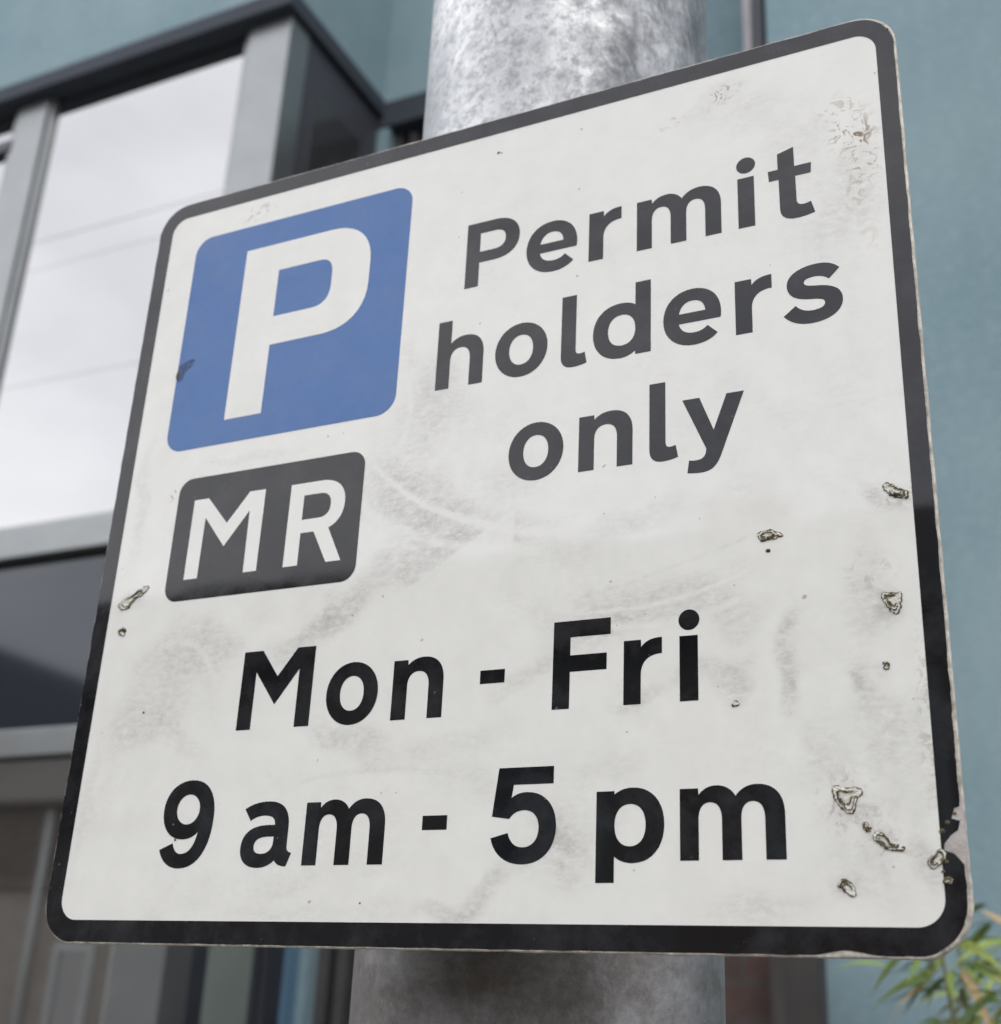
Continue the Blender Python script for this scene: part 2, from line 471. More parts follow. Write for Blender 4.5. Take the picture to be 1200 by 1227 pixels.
for pts in culms:
    for j in range(85):
        t = rb.uniform(.62, 1.0)
        f = t*8; i0 = min(7, int(f)); p = pts[i0].lerp(pts[i0+1], f-i0)
        az = rb.uniform(0, 2*math.pi)
        br = Vector((math.cos(az), math.sin(az), rb.uniform(-.1, .55)))
        q = p + br.normalized()*rb.uniform(.01, .09)
        n_ = rb.randint(1, 3)
        for s in range(n_):
            dd = Vector((math.cos(az+rb.uniform(-.7, .7)), math.sin(az+rb.uniform(-.7, .7)), rb.uniform(-.75, .35)))
            leaf(q, dd, rb.uniform(.04, .10), rb.uniform(.0032, .0068), min(.93, max(.02, rb.gauss(.48, .24))) if rb.random() > .05 else .98, rb.uniform(.1, .6))
bmesh.ops.recalc_face_normals
me = bpy.data.meshes.new('leaves'); bml.to_mesh(me); bml.free(); me.materials.append(M_leaf)
at = me.attributes.new('tone', 'FLOAT', 'POINT'); at.data.foreach_set('value', tone)
lo = bpy.data.objects.new('leaves', me); COL.objects.link(lo); lo.parent = bam

# ------------------------------------------------------------------ houses across the street (seen in the glass and the sign's gloss)
M_roof = simple('slate roof', (.050, .045, .042), .7, 0, .25, 12, .4, .01, (1, 1, 3))
M_rendr = simple('brown grey render', (.25, .235, .21), .85, 0, .12, 3)
M_pale = simple('painted surround', (.42, .47, .47), .6, 0, .06, 5)
M_curt = glassmat('house window glass', .08, (.10, .115, .115), .05)
def house(x0, x1, yf, ridge, eave, wallm, label, wins, door, gable=False, chim=True, bars=True, hung=False):
    h = empty('terraced_house', ((x0+x1)/2, yf-4, 0), label, 'house', 'houses across the street')
    ox, oy = (x0+x1)/2, yf-4
    bm = bmesh.new(); hw = (x1-x0)/2
    bx(bm, -hw, hw, -4, 4, 0, eave)
    if gable:
        for y in (-3.99, 3.99):
            bm.faces.new([bm.verts.new(p) for p in ((-hw, y, eave), (hw, y, eave), (0, y, ridge-.06))])
    else:
        for x in (-hw+.01, hw-.01):
            bm.faces.new([bm.verts.new(p) for p in ((x, -4, eave), (x, 4, eave), (x, 0, ridge-.06))])
    link('wall', bm, wallm, h)
    bm = bmesh.new()
    def slab(a, b, c, d, t=.08):
        up = Vector((0, 0, t))
        lo_ = [bm.verts.new(Vector(p)) for p in (a, b, c, d)]; hi_ = [bm.verts.new(Vector(p)+up) for p in (a, b, c, d)]
        bm.faces.new(lo_); bm.faces.new(hi_[::-1])
        for i in range(4): bm.faces.new((lo_[i], lo_[(i+1) % 4], hi_[(i+1) % 4], hi_[i]))
    if gable:
        for s in (-1, 1): slab((0, -4.2, ridge), (0, 4.2, ridge), (s*(hw+.02), 4.2, eave), (s*(hw+.02), -4.2, eave))
    else:
        for s in (-1, 1): slab((-hw, 0, ridge), (hw, 0, ridge), (hw, s*4.25, eave-.05), (-hw, s*4.25, eave-.05))
    rf = link('roof', bm, M_roof, h)
    bm = bmesh.new(); bx(bm, hw-.85, hw-.05, -.35, .35, ridge-.4, ridge+.35); link('chimney', bm, M_brick2, rf) if chim else bm.free()
    for (wx, wz, ww, wh) in wins:
        f = box('window', (wx-ww/2-ox, wx+ww/2-ox, 3.96, 4.02, wz, wz+wh), M_curt, h)
        bm = bmesh.new(); t = .11
        for d in ((-t, ww+t, -t, 0), (-t, ww+t, wh, wh+t), (-t, 0, 0, wh), (ww, ww+t, 0, wh)) if not bars else ((-t, ww+t, -t, 0), (-t, ww+t, wh, wh+t), (-t, 0, 0, wh), (ww, ww+t, 0, wh), (ww/2-.02, ww/2+.02, 0, wh), (0, ww/2-.02, wh/2-.02, wh/2+.02), (ww/2+.02, ww, wh/2-.02, wh/2+.02)):
            bx(bm, wx-ww/2-ox+d[0], wx-ww/2-ox+d[1], 3.98, 4.06, wz+d[2], wz+d[3])
        link('window_frame', bm, M_pale, f)
    if hung:
        box('tile_hanging', (-hw+.01, hw-.01, 4.003, 4.06, 3.75, eave-.02), simple('clay tile hanging', (.062, .055, .045), .85, 0, .35, 5, .5, .01, (1, 1, 3)), h)
        for px_ in (-14.9, -16.4):
            bm = bmesh.new(); cyl(bm, (px_-ox, 4.08, .1), (px_-ox, 4.08, eave-.1), .05, n=12); link('downpipe', bm, M_pale, h)
        box('string_course', (-hw+.01, hw-.01, 4.003, 4.09, 3.62, 3.745), simple('dark band', (.09, .085, .075), .8, 0, .2, 4), h)
    dd = box('door', (door-.45-ox, door+.45-ox, 3.96, 4.03, .0, 2.05), simple('front door', (.05, .09, .10), .4), h)
    bm = bmesh.new(); cyl(bm, (door+.33-ox, 4.03, 1.02), (door+.33-ox, 4.08, 1.02), .03); link('handle', bm, M_frame, dd)
    return h
house(-3.2, 2.2, -9, 7.5, 5.0, M_brick2, 'brown brick house straight across the street with slate roof', [(-1.8, .9, 1.1, 1.4), (-1.8, 3.2, 1.1, 1.3), (.9, 3.2, 1.1, 1.3)], 1.2)
house(-8.6, -3.2, -9, 7.5, 5.0, M_rendr, 'brown grey rendered house between the two brick ones', [(-7.2, .9, 1.2, 1.4), (-7.2, 3.2, 1.1, 1.3), (-4.5, 3.2, 1.1, 1.3)], -4.2)
house(-18.6, -8.6, -9, 7.5, 4.9, M_rendr, 'wide brown grey rendered house with small pale framed windows', [(-14.05, 1.0, .55, 1.75), (-10.6, .9, 1.1, 1.4)], -17.4, chim=False, bars=False, hung=True)
house(-26, -18.6, -9, 9.3, 6.2, M_brick2, 'gable fronted brick house at the far end', [(-22, .9, 1.5, 1.5), (-22, 3.6, 1.3, 1.4)], -19.8, True, False)
house(2.2, 9.5, -9, 7.6, 5.0, M_brick2, 'brown brick house with three upper windows', [(4, .9, 1.3, 1.4), (3.6, 3.2, 1.0, 1.3), (5.9, 3.2, 1.0, 1.3), (8.2, 3.2, 1.0, 1.3)], 7)
house(9.5, 17, -9, 7.4, 5.0, M_rendr, 'rendered house at the other end of the terrace', [(11.5, .9, 1.3, 1.4), (11.5, 3.2, 1.0, 1.3)], 14.5)

# overhead cables
M_cab = simple('black cable', (.02, .02, .02), .6)
def cable(y, z, sag, x0=-30, x1=14, dy=0, r=.012, lab=''):
    bm = bmesh.new(); prev = None; n = 36
    for i in range(n+1):
        t = i/n
        p = Vector((x0+(x1-x0)*t, y+dy*t, z - sag*4*t*(1-t)))
        if prev is not None: cyl(bm, prev, p, r, n=6, cap=False)
        prev = p
    tag(link('overhead_cable', bm, M_cab, smooth=True), lab, 'cable', 'cables strung above the street')
for a in ((-4.2, 12.3, .9, 0, 0.004, 'thick black cable strung highest above the street'),
          (-4.6, 11.9, .8, .5, .0028, 'thin black cable just under the highest one'),
          (-3.6, 9.6, .7, -.4, .0028, 'thin black cable at middle height above the street'),
          (-5.2, 7.6, .5, -1.2, .0028, 'lowest black cable crossing above the road')):
    cable(a[0], a[1], a[2], dy=a[3], r=a[4], lab=a[5])

# ------------------------------------------------------------------ pole
PX, PY, PR = -.2318, .5215, .0769
P = empty('signpost', (PX, PY, 0), 'weathered galvanised steel pole holding the parking sign', 'pole')
bm = bmesh.new()
nz = 60
rings = []
for k in range(nz+1):
    z = 6.0*k/nz
    rings.append([bm.verts.new((PR*math.cos(2*math.pi*i/96), PR*math.sin(2*math.pi*i/96), z)) for i in range(96)])
for a, b in zip(rings, rings[1:]):
    for i in range(96): bm.faces.new((a[i], a[(i+1) % 96], b[(i+1) % 96], b[i]))
bm.faces.new(rings[-1])
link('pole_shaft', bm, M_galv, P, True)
bm = bmesh.new(); cyl(bm, (0, 0, 0.0), (0, 0, .02), .14, n=40); link('base_plate', bm, M_galv, P)

# ------------------------------------------------------------------ the sign
SW, DS = 360.0, .415
SX, SZ = -.97799429*DS, .06509946*DS + EYE
DSY = DS
K = SW/(.86747050*DS*1000)            # = 1 when DS matches SW
mm = .86747050*DS/SW                  # metres per sign unit
H = 353.3
SG = empty('parking_sign', (SX, DSY, SZ), 'white permit holders parking sign with black border and blue P panel', 'sign')
def pt(u, v, d): return (u*mm, -d*.001, v*mm)      # local to SG ; d = height above the plate in mm

def bez(p0, p1, p2, p3, n=10):
    return [tuple((1-t)**3*a + 3*(1-t)**2*t*b + 3*(1-t)*t*t*c + t**3*d for a, b, c, d in zip(p0, p1, p2, p3)) for t in [i/n for i in range(1, n+1)]]
def parse(s, ou=0, ov=0, n=10):
    tk = s.replace(',', ' ').split(); i = 0; loops = []; cur = None
    while i < len(tk):
        c = tk[i]; i += 1
        if c == 'M': cur = [(float(tk[i]), float(tk[i+1]))]; i += 2; loops.append(cur)
        elif c == 'L':
            while i < len(tk) and tk[i] not in 'MLCZ': cur.append((float(tk[i]), float(tk[i+1]))); i += 2
        elif c == 'C':
            while i < len(tk) and tk[i] not in 'MLCZ':
                v = [float(x) for x in tk[i:i+6]]; i += 6
                cur.extend(bez(cur[-1], v[0:2], v[2:4], v[4:6], n))
        elif c == 'Z':
            if abs(cur[0][0]-cur[-1][0]) + abs(cur[0][1]-cur[-1][1]) < 1e-4: cur.pop()
    return [[(a+ou, b+ov) for a, b in l] for l in loops]
def fill(bm, loops, d, mi=0):
    vl = [[Vector(pt(u, v, d)) for u, v in l] for l in loops]
    flat = [p for l in vl for p in l]
    vs = [bm.verts.new(p) for p in flat]
    for tri in tessellate_polygon(vl):
        try: f = bm.faces.new([vs[i] for i in tri])
        except ValueError: continue
        f.normal_update()
        if f.normal.y > 0: f.normal_flip()
        f.material_index = mi
def ell(cx, cy, rx, ry, k=.5523):
    return f"M {cx-rx} {cy} C {cx-rx} {cy+ry*k} {cx-rx*k} {cy+ry} {cx} {cy+ry} C {cx+rx*k} {cy+ry} {cx+rx} {cy+ry*k} {cx+rx} {cy} C {cx+rx} {cy-ry*k} {cx+rx*k} {cy-ry} {cx} {cy-ry} C {cx-rx*k} {cy-ry} {cx-rx} {cy-ry*k} {cx-rx} {cy} Z "
def rrect(u0, v0, u1, v1, r, n=14):
    out = []
    for cx, cy, a0 in ((u1-r, v1-r, 0), (u0+r, v1-r, 90), (u0+r, v0+r, 180), (u1-r, v0+r, 270)):
        for i in range(n+1):
            a = R_(a0 + 90*i/n); out.append((cx+r*math.cos(a), cy+r*math.sin(a)))
    return out

G = {
 'o': ell(11.75, 11.8, 11.75, 12.5, .57) + ell(11.75, 11.8, 5.35, 6.9, .60),
 'h': "M 0 0 L 0 32.4 L 6.4 32.4 L 6.4 21.2 C 8.2 23.2 10.5 24.1 13.4 24.1 C 18.8 24.1 21.9 20.6 21.9 14.6 L 21.9 0 L 15.6 0 L 15.6 12.8 C 15.6 16.6 13.9 18.6 11.2 18.6 C 8.2 18.6 6.4 16.5 6.4 13 L 6.4 0 Z",
 'n': "M 0 0 L 0 23.2 L 6.2 23.2 L 6.4 21.2 C 8.2 23.2 10.5 24.0 13.4 24.0 C 18.8 24.0 22 20.6 22 14.6 L 22 0 L 15.7 0 L 15.7 12.8 C 15.7 16.6 13.9 18.5 11.2 18.5 C 8.2 18.5 6.4 16.5 6.4 13 L 6.4 0 Z",
 'l': "M 0 32.3 L 0 5 C 0 1.2 1.6 -.7 5.2 -.7 C 7.6 -.7 9.4 -.3 11.2 .3 L 10.3 5.3 C 9.3 5 8.4 4.8 7.8 4.9 C 6.8 5 6.35 5.7 6.35 7.2 L 6.35 32.3 Z",
 't': "M 3.9 23.3 L 3.9 30.6 L 10.3 32.4 L 10.4 23.3 L 16.9 23.3 L 16.6 18.6 L 10.6 18.6 L 10.7 7.8 C 10.7 5.9 11.5 5 13.2 5 C 14.2 5 15.2 5.2 16.1 5.6 L 17.5 .3 C 15 -.5 12.4 -.8 10.2 -.7 C 6.2 -.6 4.2 1.3 4.2 5.2 L 4.1 18.5 L .3 18.5 L 0 23.3 Z",
 'e': "M 22.9 9.3 C 23 10.2 23.1 11.2 23.1 12 C 23.1 19.4 18.6 24.2 11.8 24.2 C 4.9 24.2 0 19.2 0 11.8 C 0 4.3 5 -.7 12.3 -.7 C 16.2 -.7 19.4 .5 21.6 2.9 L 17.7 6.8 C 16.3 5.4 14.6 4.7 12.4 4.7 C 9.1 4.7 6.9 6.3 6.3 9.3 Z M 6.4 13.7 C 6.9 17 8.9 18.9 11.8 18.9 C 14.8 18.9 16.6 17 16.9 13.7 Z",
 'r': "M 0 0 L 0 23.2 L 6.4 23.2 L 6.5 20.5 C 8 22.6 10.5 23.7 14.2 23.6 L 14.2 17.7 C 9 17.8 6.4 14.9 6.4 10.4 L 6.4 0 Z",
 'm': "M 0 0 L 0 23.3 L 6.3 23.3 L 6.5 21.2 C 8 23.1 10 24.1 12.6 24.1 C 15.4 24.1 17.7 22.8 19 20.5 C 20.8 22.9 23.2 24.1 26.2 24.1 C 31.9 24.1 35.1 20.6 35.1 14.4 L 35.1 0 L 28.6 0 L 28.6 13 C 28.6 16.7 27.2 18.6 24.7 18.6 C 22.2 18.6 20.8 16.7 20.8 13.2 L 20.8 0 L 14.3 0 L 14.3 13 C 14.3 16.7 12.9 18.6 10.4 18.6 C 7.9 18.6 6.4 16.7 6.4 13.2 L 6.4 0 Z",
 'i': "M 0 0 L 0 23.2 L 6.6 23.2 L 6.6 0 Z",
 'd': "M 17.8 32.4 L 24.2 32.4 L 24.2 0 L 17.8 0 L 17.8 1.6 C 16 .1 14 -.7 11.4 -.7 C 4.5 -.7 0 4.4 0 11.7 C 0 19 4.6 24.1 11.6 24.1 C 13.9 24.1 16 23.6 17.8 22.4 Z " + ell(12.1, 11.8, 5.7, 6.9, .62),
 'p': "M 0 -6.9 L 0 23.4 L 6.5 23.4 L 6.6 22.3 C 8.3 23.7 10.6 24.4 13.1 24.4 C 20 24.4 24.3 19.4 24.3 12 C 24.3 4.5 19.8 -.6 13.2 -.6 C 10.7 -.6 8.4 .1 6.6 1.6 L 6.6 -6.9 Z " + ell(12.2, 11.9, 5.55, 7.0, .62),
 's': "M 21.3 20.7 C 19.5 22.9 16.8 24.2 13.2 24.2 C 6.5 24.2 1.6 21.4 1.6 16.8 C 1.6 12.4 4.6 10.1 10.5 9.4 C 13.8 9 15.4 8.5 15.4 7 C 15.4 5.4 13.7 4.6 10.9 4.6 C 8.2 4.6 6.2 5.6 4.6 7.7 L 0 4 C 2.5 .8 6 -.8 10.5 -.8 C 17.2 -.8 21.9 2.4 21.9 7.4 C 21.9 12 18.5 14 12.5 14.8 C 9.5 15.2 8 15.6 8 16.9 C 8 18.1 9.5 18.8 12 18.8 C 14 18.8 15.8 18.2 17.3 16.7 Z",
 'y': "M 0 23.2 L 6.6 23.2 L 11.9 9.1 L 17 23.2 L 23.6 23.2 L 14.6 -1.2 C 12.8 -6 10.5 -7.4 6.8 -7.4 C 5 -7.4 3.2 -7.2 1.7 -6.9 L 2.4 -1.9 C 3.5 -2.2 4.6 -2.3 5.6 -2.2 C 7.5 -2.1 8.4 -1.2 8.8 .4 L 9.0 1.9 Z",
 'P': "M 0 0 L 0 32.3 L 13.5 32.3 C 20.8 32.3 25.2 28.3 25.2 22 C 25.2 15.7 20.8 11.8 13.5 11.8 L 6.5 11.8 L 6.5 0 Z M 6.5 17.2 L 13.2 17.2 C 16.8 17.2 18.6 18.8 18.6 22 C 18.6 25.2 16.8 26.6 13.2 26.6 L 6.5 26.6 Z",
 'M': "M 0 0 L 0 32.5 L 9.1 32.5 L 17.5 21.3 L 26.1 32.5 L 34.7 32.5 L 34.7 0 L 27.8 0 L 27.8 23.6 L 17.4 9.7 L 6.9 23.6 L 6.9 0 Z",
 'F': "M 0 0 L 0 32.6 L 22.2 32.6 L 22.2 26.4 L 6.7 26.4 L 6.7 19.6 L 20.8 19.6 L 20.8 13.5 L 6.7 13.5 L 6.7 0 Z",
 '-': "M 0 0 L 0 5.1 L 10.1 5.1 L 10.1 0 Z",
 '9': "M .3 6.7 C 2 2 6 -.6 11 -.6 C 20 -.6 25.2 7 25.2 19 C 25.2 28.6 20.5 33.9 12.6 33.9 C 5 33.9 0 29 0 22 C 0 15.2 4.5 10.6 11 10.6 C 14 10.6 16.6 11.5 18.3 13.4 C 17.2 7.8 15 5 11.2 5 C 8.9 5 7.5 6.4 6.6 9.2 Z " + ell(12.2, 22.3, 5.6, 5.9, .56),
 '5': "M 2.3 33 L 23.6 33 L 23.6 26.9 L 8.3 26.9 L 7.6 22.3 C 9.2 23.6 11.2 24.2 13.6 24.2 C 20.5 24.2 25 19.2 25 12 C 25 4.6 20 -.6 12.6 -.6 C 6.2 -.6 1.5 2.6 0 8.5 L 6.6 10.2 C 7.6 6.8 9.6 5.2 12.5 5.2 C 16.1 5.2 18.4 7.7 18.4 11.7 C 18.4 15.4 16.2 17.9 12.8 17.9 C 10.2 17.9 8.4 17 7 15 L .2 16 Z",
 'a': "M .3 21.6 C 3.6 23.5 7 24.3 11 24.3 C 18 24.3 21.4 21 21.4 14.5 L 21.4 7.6 C 21.4 5.8 22 5 23.8 4.7 L 21.8 -.3 C 18.9 -.2 17.3 .5 16.3 2.0 C 14.3 .2 11.8 -.7 8.6 -.7 C 3.3 -.7 0 2.2 0 6.6 C 0 12.2 4 15.2 11.5 15.3 L 15 15.3 C 15 17.9 13.3 18.9 9.8 18.9 C 7.7 18.9 5.6 18.4 3.5 17 Z M 6.2 7.3 C 6.2 5.4 7.5 4.5 9.8 4.5 C 12.8 4.5 14.9 6 15 9 L 15 10.9 L 12 10.9 C 8.2 10.8 6.2 9.6 6.2 7.3 Z",
 'BP': "M 0 0 L 0 90 L 48 90 C 62 90 70.6 82 70.6 68 L 70.6 57 C 70.6 43.5 62 34.8 47.5 34.8 L 20.2 34.8 L 20.2 0 Z M 20.2 49.8 L 41 49.8 C 47.2 49.8 50.5 53.6 50.5 60 L 50.5 66 C 50.5 72 48 74.8 43 74.8 L 20.2 74.8 Z",
 'bM': "M 0 0 L 0 37.4 L 7.8 37.4 L 19.4 24.2 L 30 37.6 L 38.3 37.5 L 38.2 0 L 31.4 0 L 31.0 28.6 L 19.3 13.4 L 7.4 28.2 L 7.2 0 Z",
 'bR': "M 0 0 L 0 37.4 L 15.5 37.4 C 23.3 37.4 27.9 33.3 27.9 26.4 C 27.9 21 25.6 17.2 20.9 15.3 L 28.4 0 L 21.2 0 L 13.7 14.4 L 7.2 14.4 L 7.2 0 Z M 7.1 20.4 L 15.4 20.4 C 19 20.4 21 22.4 21 26 C 21 29.6 19 31.6 15.4 31.6 L 7.1 31.6 Z",
}
def glyph(bm, ch, u, v, d):
    fill(bm, parse(G[ch], u, v), d)
    if ch == 'i': fill(bm, parse(ell(3.5, 28.95, 3.8, 3.75), u, v), d)

# aluminium plate, 3 mm thick, slightly ragged outline
def rag(u, v, amp, s=.08, seed=0.0):
    n = noise.noise(Vector((u*s, v*s, seed)))*amp + noise.noise(Vector((u*s*6, v*s*6, seed+5)))*amp*.35
    return n
def dense(loop, step=1.2):
    out = []
    for (a, b), (c, d) in zip(loop, loop[1:]+loop[:1]):
        L = math.hypot(c-a, d-b); k = max(1, int(L/step))
        for i in range(k): out.append((a+(c-a)*i/k, b+(d-b)*i/k))
    return out
outer = dense(rrect(-.35, -.70, 360.5, 353.8, 16.0), 1.3)
outer = [(u + rag(u, v, .22, seed=1)*(1 if u > 180 else -.5), v + rag(u, v, .25, seed=3)) for u, v in outer]
bm = bmesh.new()
layers = []
for d, ins in ((-.02, .35), (-.35, 0), (-3.0, 0), (-3.3, .4)):
    cx, cy = 180, 177
    layers.append([bm.verts.new(pt(u - ins*(u-cx)/180, v - ins*(v-cy)/177, d)) for u, v in outer])
for a, b in zip(layers, layers[1:]):
    n = len(a)
    for i in range(n): bm.faces.new((a[i], a[(i+1) % n], b[(i+1) % n], b[i]))
bm.faces.new(layers[0]); bm.faces.new(layers[-1][::-1])
link('backing_plate', bm, M_alu, SG)

# white face: fine grid carrying where the grime and lichen sit
def stroke(u, v, u0, v0, ru, rv, ang):
    a = R_(ang); du, dv = u-u0, v-v0
    x = (du*math.cos(a)+dv*math.sin(a))/ru; y = (-du*math.sin(a)+dv*math.cos(a))/rv
    return math.exp(-(x*x+y*y)**1.5)
GR = [  # u, v, half length, half width, angle, strength
 (165, 215, 14, 22, 0, .75), (160, 178, 26, 9, -25, .75), (175, 160, 50, 10, -18, .85), (150, 140, 36, 10, 20, .8), (205, 175, 16, 10, 0, .35),
 (60, 118, 30, 13, 10, .8), (40, 92, 26, 14, 30, .6), (110, 118, 16, 8, 30, .6), (130, 128, 26, 6, 30, .7), (58, 76, 18, 8, -30, .45),
 (265, 118, 28, 8, 12, .85), (235, 112, 16, 9, 0, .6), (292, 112, 10, 8, 0, .6), (310, 92, 3.5, 16, 0, .9), (333, 82, 5, 12, 0, .6), (335, 115, 9, 16, 0, .6),
 (283, 92, 13, 4.5, 18, .9), (290, 86, 5, 7, 0, .7), (255, 84, 10, 3, 12, .6), (215, 96, 20, 5, 28, .55), (185, 70, 26, 6, 8, .35),
 (230, 33, 8, 14, 20, .85), (205, 22, 18, 6, 25, .8), (185, 12, 14, 4, 12, .6), (160, 14, 10, 5, 0, .5), (140, 75, 20, 7, -20, .6), (125, 22, 8, 5, 0, .3),
 (343, 286, 7, 20, 0, .6), (336, 262, 10, 22, 0, .45), (320, 300, 14, 18, 0, .35), (300, 322, 20, 8, 0, .3), (285, 330, 14, 5, 20, .4),
 (340, 60, 8, 20, 0, .55), (320, 62, 8, 10, 0, .4), (330, 24, 14, 10, 0, .5), (350, 50, 4, 30, 0, .5), (300, 14, 20, 5, 0, .4), (150, 240, 5, 10, 0, .3),
 (325, 45, 8, 7, -40, .8), (337, 34, 7, 4, -35, .7), (324, 19, 5, 4, -35, .7), (347, 148, 7, 4, -15, .8), (343, 108, 6, 6, -30, .8), (352, 26, 5, 6, 30, .8), (19, 143, 5, 4, 45, .7), (340.5, 88, 3, 3, 0, .5),
 (15, 190, 5, 30, 0, .35), (12, 60, 4, 30, 0, .3), (195, 55, 25, 6, -12, .3), (245, 60, 20, 5, 15, .3), (75, 205, 20, 3, 0, .3), (120, 10, 30, 3, 0, .3), (250, 150, 40, 5, 12, .3)]
LI = [(342, 299, 8, 8, 0, 1.0), (345, 285, 6, 9, 0, .6), (341, 271, 5, 7, 0, .3), (338, 312, 9, 7, 0, .35), (345, 255, 5, 10, 0, .15), (60, 337, 9, 4, 15, .45), (291, 334, 7, 4, 20, .8), (270, 327, 6, 3, 20, .35), (34, 192.5, 2.2, 3.2, 0, .8),
      (337, 122, 8, 6, 0, .3), (326, 46, 9, 9, 0, .45), (336, 34, 8, 6, -30, .35), (352, 70, 3, 30, 0, .3), (347, 149, 9, 6, 0, .35)]
import numpy as np
NG = 330
u0, u1, v0, v1 = 3.0, 357.0, 3.0, 350.3
UU, VV = np.meshgrid(np.linspace(u0, u1, NG+1), np.linspace(v0, v1, NG+1))
WU = np.array([noise.noise(Vector((a*.05, b*.05, 1))) for a, b in zip(UU.ravel(), VV.ravel())]).reshape(UU.shape)
WV = np.array([noise.noise(Vector((a*.05, b*.05, 7))) for a, b in zip(UU.ravel(), VV.ravel())]).reshape(UU.shape)
def acc(lst, U, V):
    out = np.zeros_like(U)
    for (a0, b0, ru, rv, ang, k) in lst:
        a = R_(ang); du, dv = U-a0, V-b0
        x = (du*math.cos(a)+dv*math.sin(a))/ru; y = (-du*math.sin(a)+dv*math.cos(a))/rv
        out += k*np.exp(-(x*x+y*y)**1.6)
    return out
GM = acc(GR, UU+7*WU, VV+7*WV)
# wipe marks: curved clean lines and hard-edged wiped areas through the grime
def arc(p0, p1, p2, wd, k):
    global GM
    d = np.full_like(UU, 1e9)
    for t in np.linspace(0, 1, 60):
        a = (1-t)**2*p0[0]+2*(1-t)*t*p1[0]+t*t*p2[0]; b = (1-t)**2*p0[1]+2*(1-t)*t*p1[1]+t*t*p2[1]
        d = np.minimum(d, np.hypot(UU-a, VV-b))
    if k < 0: GM *= 1 + k*np.exp(-(d/wd)**4)
    else: GM += k*np.exp(-(d/wd)**2)
for q in (((140, 190), (165, 160), (225, 150), 1.6, -.8), ((150, 180), (180, 152), (240, 147), 1.0, -.8), ((135, 172), (160, 150), (215, 143), 2.2, -.7),
          ((228, 118), (262, 112), (300, 128), .9, -.9), ((235, 112), (265, 106), (292, 116), 1.3, -.7), ((70, 135), (100, 108), (118, 132), 5, -.85),
          ((40, 120), (62, 128), (72, 100), 1.6, -.6), ((205, 30), (225, 38), (240, 22), 1.5, -.7), ((150, 232), (158, 215), (152, 200), 1.6, -.7),
          ((60, 70), (80, 62), (100, 70), 3, -.6), ((150, 158), (186, 150), (232, 156), .6, .35), ((230, 122), (262, 128), (300, 140), .6, .4),
          ((120, 60), (150, 66), (190, 60), 1.0, .3), ((310, 108), (311, 92), (309, 76), 2.6, .35), ((330, 88), (333, 80), (331, 70), 2.2, .3)):
    arc(*q)
side = (VV - 128) - (UU-150)*.62           # the straight wiped edge below the middle smear
GM = np.where((UU > 130) & (UU < 205) & (side < 0) & (VV > 118), GM*.25, GM)
LM = acc(LI, UU, VV)
idx = np.arange((NG+1)**2).reshape(NG+1, NG+1)
co = [pt(a, b, .05) for a, b in zip(UU.ravel(), VV.ravel())]
fs_ = []
for j in range(NG):
    for i in range(NG):
        cu_ = max(0, abs(UU[j, i]-180)-162); cv_ = max(0, abs(VV[j, i]-176.65)-158.6)
        if cu_ > 0 and cv_ > 0 and math.hypot(cu_, cv_) > 13.5: continue
        fs_.append((int(idx[j, i]), int(idx[j, i+1]), int(idx[j+1, i+1]), int(idx[j+1, i])))
me = bpy.data.meshes.new('white_face'); me.from_pydata(co, [], fs_); me.materials.append(M_white)
for nm_, dat in (('grime', GM), ('lichen', LM)):
    a_ = me.attributes.new(nm_, 'FLOAT', 'POINT'); a_.data.foreach_set('value', np.clip(dat, 0, 1.2).ravel().astype(np.float32))
wf = bpy.data.objects.new('white_face', me); COL.objects.link(wf); wf.parent = SG

# black border film; its outer edge is torn at the lower right
bo = dense(rrect(.15, 0.0, 359.6, 353.1, 15.5), .9)
def near(p, q, r): return math.hypot(p[0]-q[0], p[1]-q[1]) < r
bl = []
for u, v in bo:
    du = rag(u, v, .30, .12, 9)
    dv = rag(u, v, .22, .12, 13)
    if u > 350 and v < 90: du -= .5*(1-v/90)+.4*abs(rag(u, v, 1, .4, 2))
    if u > 340 and v < 20: dv += .2
    dv += 1.5*math.exp(-((u-323)/6.5)**2) if v < 8 else 0
    bl.append((u+du, v+dv))
# the torn notch on the right edge between v 24 and 44
tear = [(357.6, 43), (356.6, 40.0), (359.0, 39.2), (358.2, 36.5), (356.0, 35.0), (354.0, 32.6), (353.7, 30.6), (356.6, 29.6), (358.4, 27.4)]
i0 = [i for i, (u, v) in enumerate(bl) if u > 355 and 27 < v < 43.2]
if i0:
    rest = [p for i, p in enumerate(bl) if i not in i0]
    # loop runs counter-clockwise (right edge upwards at list end -> start)
    k = max(range(len(rest)), key=lambda i: (rest[i][1] - rest[i-1][1]) if rest[i][0] > 350 and rest[i-1][0] > 350 else -1)
    rest[k:k] = tear[::-1]
    bl = rest
bm = bmesh.new()
fill(bm, [bl, rrect(8.1, 8.3, 352.9, 345.1, 8.6)], .12)
link('border', bm, M_black, SG, recalc=False)
bm = bmesh.new()
fill(bm, [[(353.6, 45), (353.3, 25.5), (359.4, 25.5), (360.4, 32), (360.3, 39), (359.9, 47), (358, 47)]], .07)
tag(link('bare_patch', bm, M_primer, SG, recalc=False), 'bare pale grey patch where the border film has torn off')

